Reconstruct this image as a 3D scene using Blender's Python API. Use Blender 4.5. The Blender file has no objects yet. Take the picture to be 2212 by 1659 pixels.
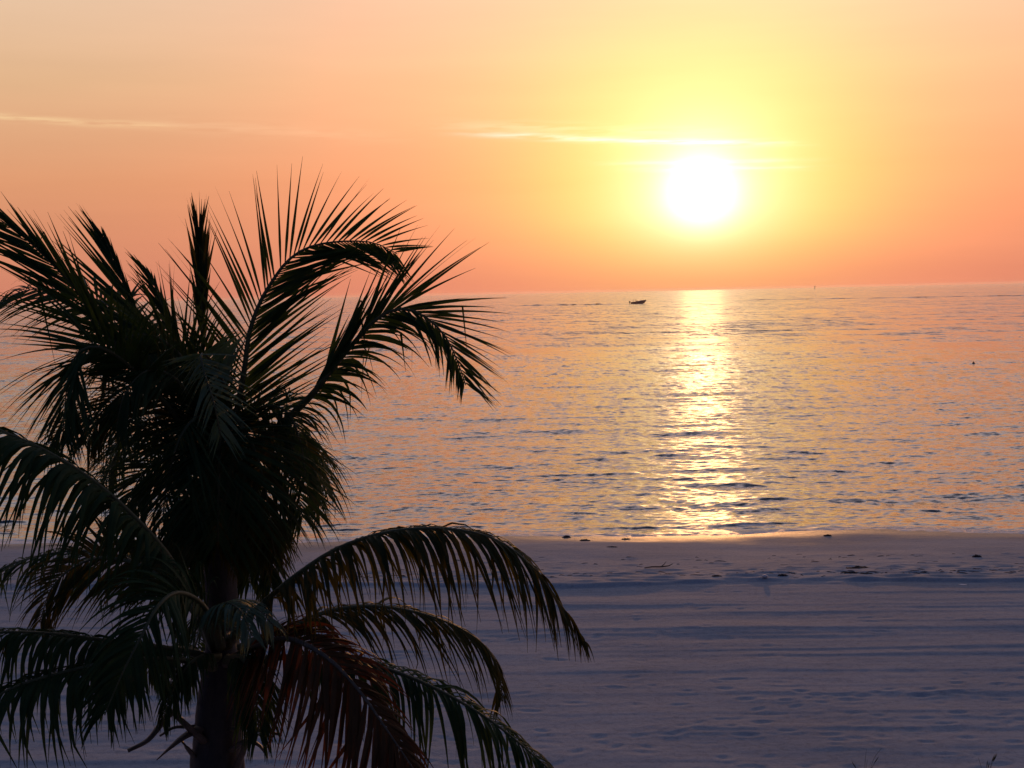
import bpy, bmesh, math, random
import numpy as np
from mathutils import Vector, Matrix

R = math.radians
random.seed(7)
rng = np.random.default_rng(11)
sc = bpy.context.scene
col = sc.collection

# ------------------------------------------------------------------ camera
F = 3000.0                      # focal length in units of a 2212 x 1659 frame
CAM = Vector((0.0, 0.0, 8.0))
CM = Matrix.Rotation(R(90 - 3.76), 3, 'X') @ Matrix.Rotation(R(-1.19), 3, 'Z')
cam_data = bpy.data.cameras.new('camera')
cam = bpy.data.objects.new('camera', cam_data)
col.objects.link(cam)
cam.matrix_world = Matrix.Translation(CAM) @ CM.to_4x4()
cam_data.sensor_width = 36.0
cam_data.lens = 36.0 * F / 2212.0
cam_data.clip_start = 0.1
cam_data.clip_end = 120000.0
sc.camera = cam


def ray(u, v):
    return CM @ Vector(((u - 1106.0) / F, -(v - 829.5) / F, -1.0))


def P(u, v, d):
    return CAM + ray(u, v) * d


def ground_at(u, v, z):
    r = ray(u, v)
    return CAM + r * ((z - CAM.z) / r.z)


SUN = ray(1515, 415).normalized()
SUN_EL = math.asin(SUN.z)
SUN_AZ = math.atan2(SUN.x, SUN.y)


# ------------------------------------------------------------------ helpers
def tag(o, label=None, cat=None, group=None, kind=None):
    if label: o['label'] = label
    if cat: o['category'] = cat
    if group: o['group'] = group
    if kind: o['kind'] = kind
    return o


def empty(name, loc, rz=0.0):
    o = bpy.data.objects.new(name, None)
    o.empty_display_size = 0.2
    col.objects.link(o)
    o.location = loc
    o.rotation_euler.z = rz
    return o


def link_mesh(name, me, mat, parent=None, smooth=True):
    o = bpy.data.objects.new(name, me)
    col.objects.link(o)
    if mat: me.materials.append(mat)
    if parent is not None:
        o.parent = parent
    if smooth:
        me.polygons.foreach_set('use_smooth', np.ones(len(me.polygons), dtype=bool))
    return o


class MB:
    """collects vertices and faces, local to an origin"""
    def __init__(self, origin=Vector((0, 0, 0))):
        self.v, self.f, self.o = [], [], Vector(origin)

    def add(self, vs, fs):
        b = len(self.v)
        self.v += [tuple(Vector(p) - self.o) for p in vs]
        self.f += [tuple(i + b for i in f) for f in fs]

    def tube(self, pts, rad, n=6, flat=1.0, upv=None, cap=True):
        pts = [Vector(p) for p in pts]
        m = len(pts)
        vs, fs = [], []
        for i, p in enumerate(pts):
            t = (pts[min(i + 1, m - 1)] - pts[max(i - 1, 0)]).normalized()
            ref = upv if upv is not None else Vector((0, 0, 1))
            if abs(t.dot(ref)) > 0.95:
                ref = Vector((0, -1, 0))
            a = t.cross(ref).normalized()
            b = a.cross(t).normalized()
            r = rad[i] if hasattr(rad, '__len__') else rad
            for k in range(n):
                th = 2 * math.pi * k / n
                vs.append(p + a * math.cos(th) * r + b * math.sin(th) * r * flat)
        for i in range(m - 1):
            for k in range(n):
                k2 = (k + 1) % n
                fs.append((i * n + k, i * n + k2, (i + 1) * n + k2, (i + 1) * n + k))
        if cap:
            fs.append(tuple(range(n - 1, -1, -1)))
            fs.append(tuple((m - 1) * n + k for k in range(n)))
        self.add(vs, fs)

    def loft(self, rings, closed=True, cap=True):
        n = len(rings[0])
        vs = [p for r in rings for p in r]
        fs = []
        for i in range(len(rings) - 1):
            for k in range(n if closed else n - 1):
                k2 = (k + 1) % n
                fs.append((i * n + k, i * n + k2, (i + 1) * n + k2, (i + 1) * n + k))
        if cap:
            fs.append(tuple(range(n - 1, -1, -1)))
            fs.append(tuple((len(rings) - 1) * n + k for k in range(n)))
        self.add(vs, fs)

    def build(self, name, mat, parent=None, smooth=True):
        me = bpy.data.meshes.new(name)
        me.from_pydata(self.v, [], self.f)
        me.update()
        return link_mesh(name, me, mat, parent, smooth)


def catmull(pts, n):
    """pts: list of Vector; returns n points equally spaced along the spline"""
    p = [Vector(q) for q in pts]
    p = [p[0] * 2 - p[1]] + p + [p[-1] * 2 - p[-2]]
    out = []
    for i in range(1, len(p) - 2):
        a, b, c, d = p[i - 1], p[i], p[i + 1], p[i + 2]
        for k in range(24):
            t = k / 24
            out.append(0.5 * ((2 * b) + (c - a) * t + (2 * a - 5 * b + 4 * c - d) * t * t
                              + (3 * b - a - 3 * c + d) * t * t * t))
    out.append(p[-2])
    s = [0.0]
    for i in range(1, len(out)):
        s.append(s[-1] + (out[i] - out[i - 1]).length)
    L = s[-1]
    res, j = [], 0
    for k in range(n):
        x = L * k / (n - 1)
        while j < len(s) - 2 and s[j + 1] < x:
            j += 1
        f = (x - s[j]) / max(1e-9, s[j + 1] - s[j])
        res.append(out[j].lerp(out[j + 1], f))
    return res, L


def grid_mesh(name, X, Y, Z, mat):
    nr, nc = X.shape
    co = np.stack([X, Y, Z], -1).reshape(-1, 3).astype(np.float32)
    i = np.arange(nr - 1)[:, None] * nc + np.arange(nc - 1)[None, :]
    q = np.stack([i, i + 1, i + nc + 1, i + nc], -1).reshape(-1, 4).astype(np.int32)
    me = bpy.data.meshes.new(name)
    me.vertices.add(len(co))
    me.vertices.foreach_set('co', co.ravel())
    me.loops.add(q.size)
    me.loops.foreach_set('vertex_index', q.ravel())
    me.polygons.add(len(q))
    me.polygons.foreach_set('loop_start', np.arange(0, q.size, 4, dtype=np.int32))
    me.update(calc_edges=True)
    return link_mesh(name, me, mat)


def sstep(a, b, x):
    t = np.clip((x - a) / (b - a), 0, 1)
    return t * t * (3 - 2 * t)


# ------------------------------------------------------------------ node helpers
class NT:
    def __init__(self, tree):
        self.t = tree

    def n(self, typ, **kw):
        nd = self.t.nodes.new(typ)
        for k, v in kw.items():
            setattr(nd, k, v)
        return nd

    def put(self, sock, val):
        if hasattr(val, 'is_linked') or isinstance(val, bpy.types.NodeSocket):
            self.t.links.new(val, sock)
        else:
            sock.default_value = val

    def m(self, op, a, b=0.0, c=0.0, clamp=False):
        nd = self.n('ShaderNodeMath', operation=op, use_clamp=clamp)
        self.put(nd.inputs[0], a)
        self.put(nd.inputs[1], b)
        self.put(nd.inputs[2], c)
        return nd.outputs[0]

    def vm(self, op, a, b=None, scale=None):
        nd = self.n('ShaderNodeVectorMath', operation=op)
        self.put(nd.inputs[0], a)
        if b is not None: self.put(nd.inputs[1], b)
        if scale is not None: self.put(nd.inputs['Scale'], scale)
        return nd.outputs['Value'] if op in ('DOT_PRODUCT', 'LENGTH') else nd.outputs[0]

    def ss(self, x, a, b):
        nd = self.n('ShaderNodeMapRange', interpolation_type='SMOOTHSTEP')
        self.put(nd.inputs['Value'], x)
        nd.inputs['From Min'].default_value = a
        nd.inputs['From Max'].default_value = b
        return nd.outputs['Result']

    def mix(self, f, a, b, blend='MIX'):
        nd = self.n('ShaderNodeMix', data_type='RGBA', blend_type=blend)
        self.put(nd.inputs[0], f)
        self.put(nd.inputs[6], a)
        self.put(nd.inputs[7], b)
        return nd.outputs[2]

    def noise(self, vec, scale, detail=3.0, rough=0.55, dist=0.0):
        nd = self.n('ShaderNodeTexNoise')
        self.put(nd.inputs['Vector'], vec)
        nd.inputs['Scale'].default_value = scale
        nd.inputs['Detail'].default_value = detail
        nd.inputs['Roughness'].default_value = rough
        nd.inputs['Distortion'].default_value = dist
        return nd

    def ramp(self, x, stops, interp='LINEAR'):
        nd = self.n('ShaderNodeValToRGB')
        cr = nd.color_ramp
        cr.interpolation = interp
        while len(cr.elements) > 1:
            cr.elements.remove(cr.elements[-1])
        cr.elements[0].position = stops[0][0]
        cr.elements[0].color = (*stops[0][1], 1)
        for p, c in stops[1:]:
            e = cr.elements.new(p)
            e.color = (*c, 1)
        self.put(nd.inputs[0], x)
        return nd.outputs['Color']


def new_mat(name):
    m = bpy.data.materials.new(name)
    m.use_nodes = True
    nt = NT(m.node_tree)
    b = m.node_tree.nodes['Principled BSDF']
    return m, nt, b


# ------------------------------------------------------------------ world: low sun sky
w = bpy.data.worlds.new('World')
sc.world = w
w.use_nodes = True
N = NT(w.node_tree)
for nd in list(w.node_tree.nodes):
    w.node_tree.nodes.remove(nd)
out = N.n('ShaderNodeOutputWorld')
bg = N.n('ShaderNodeBackground')
w.node_tree.links.new(bg.outputs[0], out.inputs[0])
tc = N.n('ShaderNodeTexCoord')
D = N.vm('NORMALIZE', tc.outputs['Generated'])
sep = N.n('ShaderNodeSeparateXYZ')
N.put(sep.inputs[0], D)
el = N.m('MULTIPLY', N.m('ARCSINE', N.m('MINIMUM', N.m('MAXIMUM', sep.outputs[2], -1.0), 1.0)), 180 / math.pi)
az = N.m('MULTIPLY', N.m('ARCTAN2', sep.outputs[0], sep.outputs[1]), 180 / math.pi)
th = N.m('MULTIPLY', N.m('ARCCOSINE', N.m('MINIMUM', N.vm('DOT_PRODUCT', D, tuple(SUN)), 0.9999999)), 180 / math.pi)

# evening band in the west, by elevation (position = elevation / 90)
tE = N.m('DIVIDE', N.m('MAXIMUM', el, 0.0), 90.0, clamp=True)
west = N.ramp(tE, [(0.0, (0.62, 0.216, 0.140)), (0.025, (0.68, 0.270, 0.15)), (0.052, (0.72, 0.325, 0.165)),
                   (0.095, (0.76, 0.47, 0.265)), (0.14, (0.80, 0.57, 0.395)), (0.165, (0.96, 0.79, 0.72)),
                   (0.22, (1.0, 0.91, 0.98)), (0.30, (0.70, 0.64, 0.74)), (0.40, (0.22, 0.22, 0.31)), (0.58, (0.036, 0.060, 0.160)),
                   (1.0, (0.030, 0.058, 0.172))])
east = N.ramp(tE, [(0.0, (0.030, 0.036, 0.085)), (0.15, (0.030, 0.042, 0.11)), (0.4, (0.030, 0.056, 0.165)),
                   (1.0, (0.030, 0.058, 0.172))])
hx = N.m('ADD', N.m('MULTIPLY', sep.outputs[0], math.sin(SUN_AZ)), N.m('MULTIPLY', sep.outputs[1], math.cos(SUN_AZ)))
sky = N.mix(N.ss(hx, 0.05, 0.85), east, west)


def gexp(x, s, p):
    """exp(-(x/s)^p)"""
    return N.m('EXPONENT', N.m('MULTIPLY', N.m('POWER', N.m('DIVIDE', x, s), p), -1.0))


def add_glow(sky, fac, colr):
    g = N.vm('SCALE', tuple(colr), scale=fac)
    return N.mix(1.0, sky, g, 'ADD')


lowext = N.m('ADD', N.m('MULTIPLY', N.ss(el, -0.5, 3.6), 0.72), 0.28)     # air dims the aureole near the horizon
sky = add_glow(sky, N.m('MULTIPLY', gexp(th, 14.5, 2.0), N.m('ADD', N.m('MULTIPLY', N.ss(el, -0.5, 4.5), 0.55), 0.45)), (0.80, 0.17, 0.06))
sky = add_glow(sky, N.m('MULTIPLY', gexp(th, 5.3, 1.5), lowext), (0.30, 0.80, 0.02))
sky = add_glow(sky, N.m('MULTIPLY', gexp(th, 2.8, 1.8), N.m('MULTIPLY', lowext, lowext)), (0.0, 0.15, 0.58))
sky = add_glow(sky, N.m('MULTIPLY', gexp(th, 1.22, 2.0), N.m('MULTIPLY', lowext, lowext)), (2.2, 1.8, 1.25))

# thin streaks of cirrus: one long and almost level, a few short ones by the sun
cv = N.n('ShaderNodeCombineXYZ')
N.put(cv.inputs[0], az)
N.put(cv.inputs[1], el)
wob = N.noise(cv.outputs[0], 0.22, 2.0)
wv = N.m('MULTIPLY', N.m('SUBTRACT', wob.outputs[0], 0.5), 0.22)


def streak(e0, slope, a0, a1, a2, a3, thick, colr, seed):
    global sky
    ec = N.m('ADD', N.m('ADD', N.m('MULTIPLY', az, slope), e0), wv)
    dd = N.m('SUBTRACT', el, ec)
    prof = N.m('EXPONENT', N.m('MULTIPLY', N.m('POWER', N.m('ABSOLUTE', N.m('DIVIDE', dd, thick)), 1.5), -1.0))
    along = N.m('MULTIPLY', N.ss(az, a0, a1), N.m('SUBTRACT', 1.0, N.ss(az, a2, a3)))
    mp = N.n('ShaderNodeCombineXYZ')
    N.put(mp.inputs[0], N.m('MULTIPLY', az, 0.45))
    N.put(mp.inputs[1], N.m('MULTIPLY', el, 6.0))
    mp.inputs[2].default_value = seed
    nz = N.ss(N.noise(mp.outputs[0], 1.0, 3.0).outputs[0], 0.30, 0.62)
    sky = add_glow(sky, N.m('MULTIPLY', N.m('MULTIPLY', prof, along), nz), colr)


streak(6.38, -0.060, -3.5, 2.5, 8.0, 13.0, 0.11, (0.20, 0.45, 0.55), 1.0)
streak(6.72, -0.050, -4.5, 0.0, 6.0, 11.0, 0.22, (0.05, 0.12, 0.10), 2.0)
streak(6.05, -0.055, -24.0, -20.0, -15.5, -12.0, 0.12, (0.14, 0.18, 0.09), 3.0)
streak(6.15, -0.055, -16.0, -12.0, -8.0, -2.0, 0.25, (0.05, 0.06, 0.04), 5.0)
streak(5.28, -0.020, 2.5, 6.0, 9.5, 13.5, 0.10, (0.08, 0.13, 0.22), 4.0)
streak(5.00, -0.020, 4.0, 7.0, 10.0, 14.0, 0.09, (0.07, 0.12, 0.22), 6.0)
# faint level banding of the high haze
mp = N.n('ShaderNodeCombineXYZ')
N.put(mp.inputs[0], N.m('MULTIPLY', az, 0.05))
N.put(mp.inputs[1], N.m('MULTIPLY', el, 0.5))
bn = N.noise(mp.outputs[0], 1.0, 4.0)
sky = N.mix(1.0, sky, N.ramp(bn.outputs[0], [(0.3, (0.965, 0.965, 0.965)), (0.7, (1.03, 1.03, 1.03))]), 'MULTIPLY')
# the physical sky for the blue overhead
ns = N.n('ShaderNodeTexSky', sky_type='NISHITA')
ns.sun_disc = False
ns.sun_elevation = SUN_EL
ns.sun_rotation = SUN_AZ
ns.air_density = 1.0
ns.dust_density = 1.0
ns.ozone_density = 2.0
nis = N.vm('SCALE', ns.outputs[0], scale=N.m('MULTIPLY', N.ss(el, 14.0, 40.0), 0.05))
sky = N.mix(1.0, sky, nis, 'ADD')
N.put(bg.inputs['Color'], sky)
bg.inputs['Strength'].default_value = 1.0

sl = bpy.data.lights.new('sun', 'SUN')
sl.energy = 0.95
sl.angle = R(0.55)
sl.color = (1.0, 0.45, 0.16)
so = bpy.data.objects.new('sun', sl)
col.objects.link(so)
so.rotation_euler = (-SUN).to_track_quat('-Z', 'Y').to_euler()
so.location = (0, 0, 60)

# ------------------------------------------------------------------ beach
SHK = math.tan(R(3.0))          # the shore runs a few degrees askew


def shore_s(x, y):
    und = (0.35 * np.sin(x * 0.21 + 0.6) + 0.22 * np.sin(x * 0.47 + 2.1) + 0.5 * np.exp(-((x - 11.0) / 3.2) ** 2)
           - 0.35 * np.exp(-((x - 4.5) / 3.0) ** 2))
    return y + x * SHK - und * sstep(38, 44, y)


def smooth_noise(X, Y, lx, ly, seed):
    r = np.random.default_rng(seed)
    z = np.zeros_like(X)
    for k in range(14):
        a = r.uniform(0, 2 * math.pi)
        f = r.uniform(0.6, 1.6)
        z += np.sin(X * 2 * math.pi * f * math.cos(a) / lx + Y * 2 * math.pi * f * math.sin(a) / ly + r.uniform(0, 6.28))
    return z / math.sqrt(7)


def sand_profile(s):
    face = np.where(s > 34.3, 0.70 - (s - 34.3) * 0.0655, 0.70)
    return np.where(s > 75, np.maximum(face, -2.6), face)


S0 = 45.0
core_x = np.arange(-24, 24.01, 0.075)
gx = np.concatenate([[-4000, -1500, -500, -200, -100, -60, -40, -30], core_x, [30, 40, 60, 100, 200, 500, 1500, 4000]])
gy = np.concatenate([[-3000, -600, -150, -40, -10, 0, 4, 7, 9], np.arange(10, 18, 0.4), np.arange(18, 47, 0.05), [48, 50, 55, 62, 75, 100, 400, 3000]])
SX, SY = np.meshgrid(gx, gy)
s = shore_s(SX, SY)
SZ = sand_profile(s)
SZ = SZ + 0.35 * sstep(20, 8, SY)                       # the dune foot below the balcony
wcore = sstep(27, 24, np.abs(SX)) * sstep(16, 18, SY) * sstep(47, 46, SY)
# small scarp with debris line
ln = smooth_noise(SX, SY * 0, 9, 9, 3) * 0.16
SZ += 0.075 * sstep(34.15 + ln, 34.45 + ln, s) * sstep(37.5, 35.2, s)
# raked / driven lines along the beach: (s, width, rise); the side towards the land is in shade
for (c, wd, h) in [(32.9, .25, .030), (31.7, .30, .045), (30.95, .12, .014), (30.5, .14, .018), (29.3, .95, .085), (28.4, .16, .02),
                   (27.85, .16, .028), (27.35, .12, .016), (26.2, .22, .040), (25.3, .10, .016), (24.75, .24, .052), (33.4, .12, .016),
                   (32.3, .10, .014), (28.9, .1, .012), (23.3, .12, .012), (22.3, .14, .016), (21.2, .12, .014)]:
    n2 = smooth_noise(SX, SY * 0, 14, 14, int(c * 10)) * 0.035
    q = s - c - n2
    amp = 0.36 * h * (0.8 + 0.35 * smooth_noise(SX, SY * 0, 22, 22, int(c * 10) + 5))
    SZ += wcore * amp * sstep(-wd * 0.5, wd * 0.5, q) * np.exp(-np.maximum(q - wd * .5, 0) / (1.4 + wd))
for k in range(60):
    c = random.uniform(19.5, 34.0)
    wd, h = random.uniform(.05, .12), random.uniform(.002, .007)
    q = s - c - smooth_noise(SX, SY * 0, 18, 18, 500 + k) * 0.05
    SZ += wcore * h * np.clip(0.6 + smooth_noise(SX, SY * 0, 16, 16, 700 + k), 0, 2) * sstep(-wd, wd, q) * np.exp(-np.maximum(q - wd, 0) / 0.5)
# gentle swells and wind ripples
SZ += wcore * (0.005 * smooth_noise(SX, SY, 3.5, 1.6, 21) + 0.0013 * smooth_noise(SX, SY, 1.0, 0.5, 22))
SZ += wcore * 0.013 * smooth_noise(SX, SY, 1.3, 0.55, 23) * sstep(38.0, 36.5, s) * sstep(33.7, 34.6, s)
SZ += wcore * 0.03 * smooth_noise(SX, SY, 12, 6, 24) * sstep(34, 38, s) * sstep(44.5, 42, s)


def dip(px, py, lx, ly, ang, depth):
    r = max(lx, ly) * 3
    i0, i1 = np.searchsorted(gx, [px - r, px + r])
    j0, j1 = np.searchsorted(gy, [py - r, py + r])
    if i1 <= i0 or j1 <= j0:
        return
    dx, dy = SX[j0:j1, i0:i1] - px, SY[j0:j1, i0:i1] - py
    a, b = dx * math.cos(ang) + dy * math.sin(ang), -dx * math.sin(ang) + dy * math.cos(ang)
    rr = (a / lx) ** 2 + (b / ly) ** 2
    SZ[j0:j1, i0:i1] += -depth * np.exp(-rr) + 0.45 * depth * np.exp(-((np.sqrt(rr) - 1.7) / 0.5) ** 2)


# lines of footprints, then scattered scuffs
for k in range(30):
    x0, y0 = random.uniform(-14, 18), random.triangular(18.5, 30, 20.5)
    a = random.gauss(0.0, 0.35) + (math.pi if random.random() < .5 else 0)
    a += random.choice([0, 0, 0, 1.1, -1.1])
    for i in range(random.randint(4, 16)):
        x0 += 0.68 * math.cos(a); y0 += 0.68 * math.sin(a) * 0.8
        a += random.gauss(0, 0.06)
        if not (18 < y0 < 31): break
        sd = 0.11 * (1 if i % 2 else -1)
        dip(x0 - sd * math.sin(a), y0 + sd * math.cos(a), random.uniform(.11, .17), random.uniform(.06, .09), a, random.uniform(.006, .018))
for k in range(420):
    y0 = random.triangular(18, 33.5, 21)
    dip(random.uniform(-15, 18), y0, random.uniform(.06, .24), random.uniform(.05, .10), random.gauss(0, .5), random.uniform(.003, .013))
for k in range(300):
    dip(random.uniform(-18, 20), random.uniform(34.5, 39.5), random.uniform(.08, .3), random.uniform(.05, .12), random.gauss(0, .4), random.uniform(.004, .02))

m_sand, nt, b = new_mat('sand')
geo = nt.n('ShaderNodeNewGeometry')
pos = geo.outputs['Position']
sp = nt.n('ShaderNodeSeparateXYZ'); nt.put(sp.inputs[0], pos)
big = nt.noise(pos, 0.35, 5.0)
fine = nt.noise(pos, 9.0, 6.0, 0.7)
grain = nt.noise(pos, 60.0, 3.0, 0.7)
c = nt.ramp(big.outputs[0], [(0.3, (0.250, 0.256, 0.268)), (0.7, (0.305, 0.308, 0.318))])
c = nt.mix(1.0, c, nt.ramp(fine.outputs[0], [(0.28, (0.74, 0.73, 0.74)), (0.5, (1, 1, 1)), (0.75, (1.10, 1.08, 1.06))]), 'MULTIPLY')
strk = nt.noise(nt.vm('MULTIPLY', pos, (0.7, 9.0, 1.0)), 1.0, 5.0, 0.65)
c = nt.mix(1.0, c, nt.ramp(strk.outputs[0], [(0.3, (0.90, 0.90, 0.91)), (0.7, (1.08, 1.07, 1.06))]), 'MULTIPLY')
c = nt.mix(1.0, c, nt.ramp(grain.outputs[0], [(0.25, (0.62, 0.62, 0.65)), (0.42, (1, 1, 1)), (0.7, (1.12, 1.10, 1.08))]), 'MULTIPLY')
# scattered bits of weed and shell along the tide line
bits = nt.noise(nt.vm('MULTIPLY', pos, (1.0, 1.6, 1.0)), 3.2, 6.0, 0.75)
zn = nt.m('MULTIPLY', nt.ss(sp.outputs[2], 0.02, 0.20), nt.m('SUBTRACT', 1.0, nt.ss(sp.outputs[2], 0.66, 0.80)))
c = nt.mix(nt.m('MULTIPLY', nt.ss(bits.outputs[0], 0.62, 0.70), nt.m('MULTIPLY', zn, 0.7)), c, (0.10, 0.085, 0.07, 1))
wetn = nt.m('ADD', sp.outputs[2], nt.m('MULTIPLY', nt.m('SUBTRACT', nt.noise(pos, 0.6, 3.0).outputs[0], 0.5), 0.10))
wet = nt.m('SUBTRACT', 1.0, nt.ss(wetn, 0.02, 0.17))
c = nt.mix(wet, c, (0.17, 0.135, 0.11, 1))
nt.put(b.inputs['Base Color'], c)
nt.put(b.inputs['Roughness'], nt.m('SUBTRACT', 0.9, nt.m('MULTIPLY', wet, 0.42)))
nt.put(b.inputs['Specular IOR Level'], nt.m('ADD', 0.10, nt.m('MULTIPLY', wet, 0.06)))
bp = nt.n('ShaderNodeBump'); bp.inputs['Strength'].default_value = 0.6; bp.inputs['Distance'].default_value = 0.02
nt.put(bp.inputs['Height'], nt.m('ADD', fine.outputs[0], nt.m('MULTIPLY', grain.outputs[0], 0.4)))
nt.put(b.inputs['Normal'], bp.outputs[0])
beach = grid_mesh('beach', SX, SY, SZ, m_sand)
tag(beach, kind='structure')

# ------------------------------------------------------------------ sea
rows = [40.5]
while rows[-1] < 8800:
    y = rows[-1]
    k = 0.30 if y < 170 else 0.5
    dy = k * y * y / (8.0 * 1389.0)
    rows.append(y + min(dy, y * 0.25))
rows = np.array(rows)
ta = np.tan(np.radians(np.concatenate([np.arange(-40, -23, 0.8), np.arange(-23, 23.001, 0.055), np.arange(23.8, 40.1, 0.8)])))
WX = rows[:, None] * ta[None, :]
WY = np.repeat(rows[:, None], len(ta), 1)
drow = np.gradient(rows)[:, None]
ws = shore_s(WX, WY)
off = ws - S0                                             # metres seaward of the still-water line
H = np.zeros_like(WX)
comps = []
for k in range(110):
    lam = 0.36 * (8.0 / 0.36) ** (k / 109.0) * rng.uniform(0.93, 1.07)
    spread = 0.75 if lam < 1.0 else 0.36
    a = -math.pi / 2 - R(3) + rng.normal(0, spread)
    comps.append((lam, a, rng.uniform(0, 2 * math.pi)))
for lam, a, ph in comps:
    slope = 0.0088 if lam < 1.4 else 0.0088 * (1.4 / lam) ** 0.8
    amp = slope * lam / (2 * math.pi) * 1.41
    ly = lam / max(0.25, abs(math.sin(a)))
    fade = sstep(1.4, 3.0, ly / np.maximum(drow, 1e-3))
    kx, ky = 2 * math.pi / lam * math.cos(a), 2 * math.pi / lam * math.sin(a)
    H += amp * fade * np.sin(kx * WX + ky * WY + ph)
H = H + 3.0 * (H * np.abs(H) + H * H * 0.6)               # peakier crests
H *= 0.45 + 0.55 * sstep(0.5, 7.0, off)
# low swells that steepen as they come in
for (o0, lx, seed, h, wd) in [(1.9, 4.0, 71, .065, .33), (4.2, 6.0, 72, .085, .5), (7.0, 6.0, 73, .075, .55), (10.5, 6.5, 74, .075, .6), (15.5, 7., 75, .075, .65), (22, 7.5, 76, .08, .7), (31, 8, 77, .08, .8), (44, 9, 78, .09, .9)]:
    cx = o0 + smooth_noise(WX, WY * 0, lx * 2.2, 9, seed) * 0.35 * (1 + o0 * .05)
    am = np.clip(smooth_noise(WX, WY * 0, lx, 9, seed + 20) * 0.75 + 0.12, 0, 1.3)
    q = (off - cx)
    prof = np.where(q < 0, np.exp(-(q / (wd * 0.45)) ** 2), np.exp(-(q / wd) ** 2))
    H += 0.8 * h * am * prof
SSL = 0.0
H += SSL
bed = sand_profile(ws)
depth = H - bed
foam = sstep(0.075, 0.0, depth) * sstep(-0.06, 0.0, depth)
foam = np.maximum(foam, sstep(0.025, 0.06, H) * sstep(2.8, 1.6, off) * sstep(0.2, 0.7, off) * sstep(-.2, .9, smooth_noise(WX, WY, 6, 3, 91)))
m_sea, nt, b = new_mat('sea_water')
geo = nt.n('ShaderNodeNewGeometry')
pos = geo.outputs['Position']


def slope_noise(sx, sy, amp, detail, seed):
    v = nt.vm('ADD', nt.vm('MULTIPLY', pos, (sx, sy, 0.0)), (seed, seed * 1.7, seed * .3))
    nz = nt.noise(v, 1.0, detail, 0.6, 0.3)
    d = nt.vm('SUBTRACT', nz.outputs['Color'], (0.5, 0.5, 0.5))
    return nt.vm('MULTIPLY', d, (amp * 0.62, amp, 0.0))


ps = nt.n('ShaderNodeSeparateXYZ'); nt.put(ps.inputs[0], pos)
far = nt.ss(ps.outputs[1], 60.0, 260.0)
s1 = slope_noise(2.4, 5.0, 0.80, 3.0, 3.0)
s2 = slope_noise(0.40, 1.0, 0.90, 3.0, 9.0)
s3 = slope_noise(0.09, 0.11, 0.95, 3.0, 17.0)
s2 = nt.vm('SCALE', s2, scale=nt.m('ADD', 0.30, nt.m('MULTIPLY', far, 0.70)))
s3 = nt.vm('SCALE', s3, scale=far)
# gusts: patches of rougher and smoother water
gust = nt.noise(nt.vm('MULTIPLY', pos, (0.012, 0.03, 0.0)), 1.0, 3.0)
gf = nt.m('MULTIPLY', nt.m('ADD', 0.65, nt.m('MULTIPLY', gust.outputs[0], 0.7)), nt.m('ADD', 1.0, nt.m('MULTIPLY', far, 0.35)))
# wave groups seen far out, where single ripples run together
s4 = nt.vm('SCALE', slope_noise(1.5, 0.34, 0.52, 2.0, 23.0), scale=nt.ss(ps.outputs[1], 60.0, 120.0))
s5 = nt.vm('SCALE', slope_noise(0.55, 0.07, 0.58, 2.0, 31.0), scale=nt.ss(ps.outputs[1], 130.0, 320.0))
s3 = nt.vm('ADD', s3, nt.vm('ADD', s4, s5))
sl_ = nt.vm('SCALE', nt.vm('ADD', nt.vm('ADD', s1, s2), s3), scale=gf)
nrm = nt.vm('NORMALIZE', nt.vm('SUBTRACT', geo.outputs['Normal'], sl_))
at = nt.n('ShaderNodeAttribute'); at.attribute_name = 'foam'
fn = nt.noise(nt.vm('MULTIPLY', pos, (5.0, 9.0, 5.0)), 1.0, 5.0, 0.7)
ff = nt.m('MULTIPLY', at.outputs['Fac'], nt.ss(fn.outputs[0], 0.34, 0.56), clamp=True)
nt.put(b.inputs['Base Color'], nt.mix(ff, (0.020, 0.042, 0.055, 1), (0.62, 0.60, 0.60, 1)))
nt.put(b.inputs['Roughness'], nt.m('ADD', 0.11, nt.m('MULTIPLY', ff, 0.6)))
b.inputs['IOR'].default_value = 1.333
nt.put(b.inputs['Normal'], nrm)
sea = grid_mesh('sea', WX, WY, H, m_sea)
fa = sea.data.attributes.new('foam', 'FLOAT', 'POINT')
fa.data.foreach_set('value', foam.ravel().astype(np.float32))
tag(sea, kind='structure')

# the long low wake left by passing boats, a ridge of water far out
mbw = MB()
for (u0, u1, vv0, vv1, hh) in [(1100, 1345, 661.0, 657.0, .62), (1560, 2330, 649.5, 636.5, .42)]:
    n = 90
    rings = []
    for i in range(n):
        f = i / (n - 1)
        p = ground_at(u0 + (u1 - u0) * f, vv0 + (vv1 - vv0) * f, 0.0)
        hz = hh * max(0.3, 0.6 + 0.5 * math.sin(f * 17 + u0) * math.sin(f * 41 + 1)) * min(1, f * 8, (1 - f) * 8 + .15)
        p.y += 4 * math.sin(f * 9)
        rings.append([p + Vector((0, -1.6, -.12)), p + Vector((0, -.5, hz * .6)), p + Vector((0, 0, hz)), p + Vector((0, 1.6, hz * .5)), p + Vector((0, 3.5, -.12))])
    mbw.loft(rings, closed=False, cap=False)
wake = mbw.build('wake', m_sea)
tag(wake, kind='structure')


def sand_z(x, y):
    i = min(max(np.searchsorted(gx, x), 1), len(gx) - 1)
    j = min(max(np.searchsorted(gy, y), 1), len(gy) - 1)
    return float(SZ[j, i])


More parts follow.
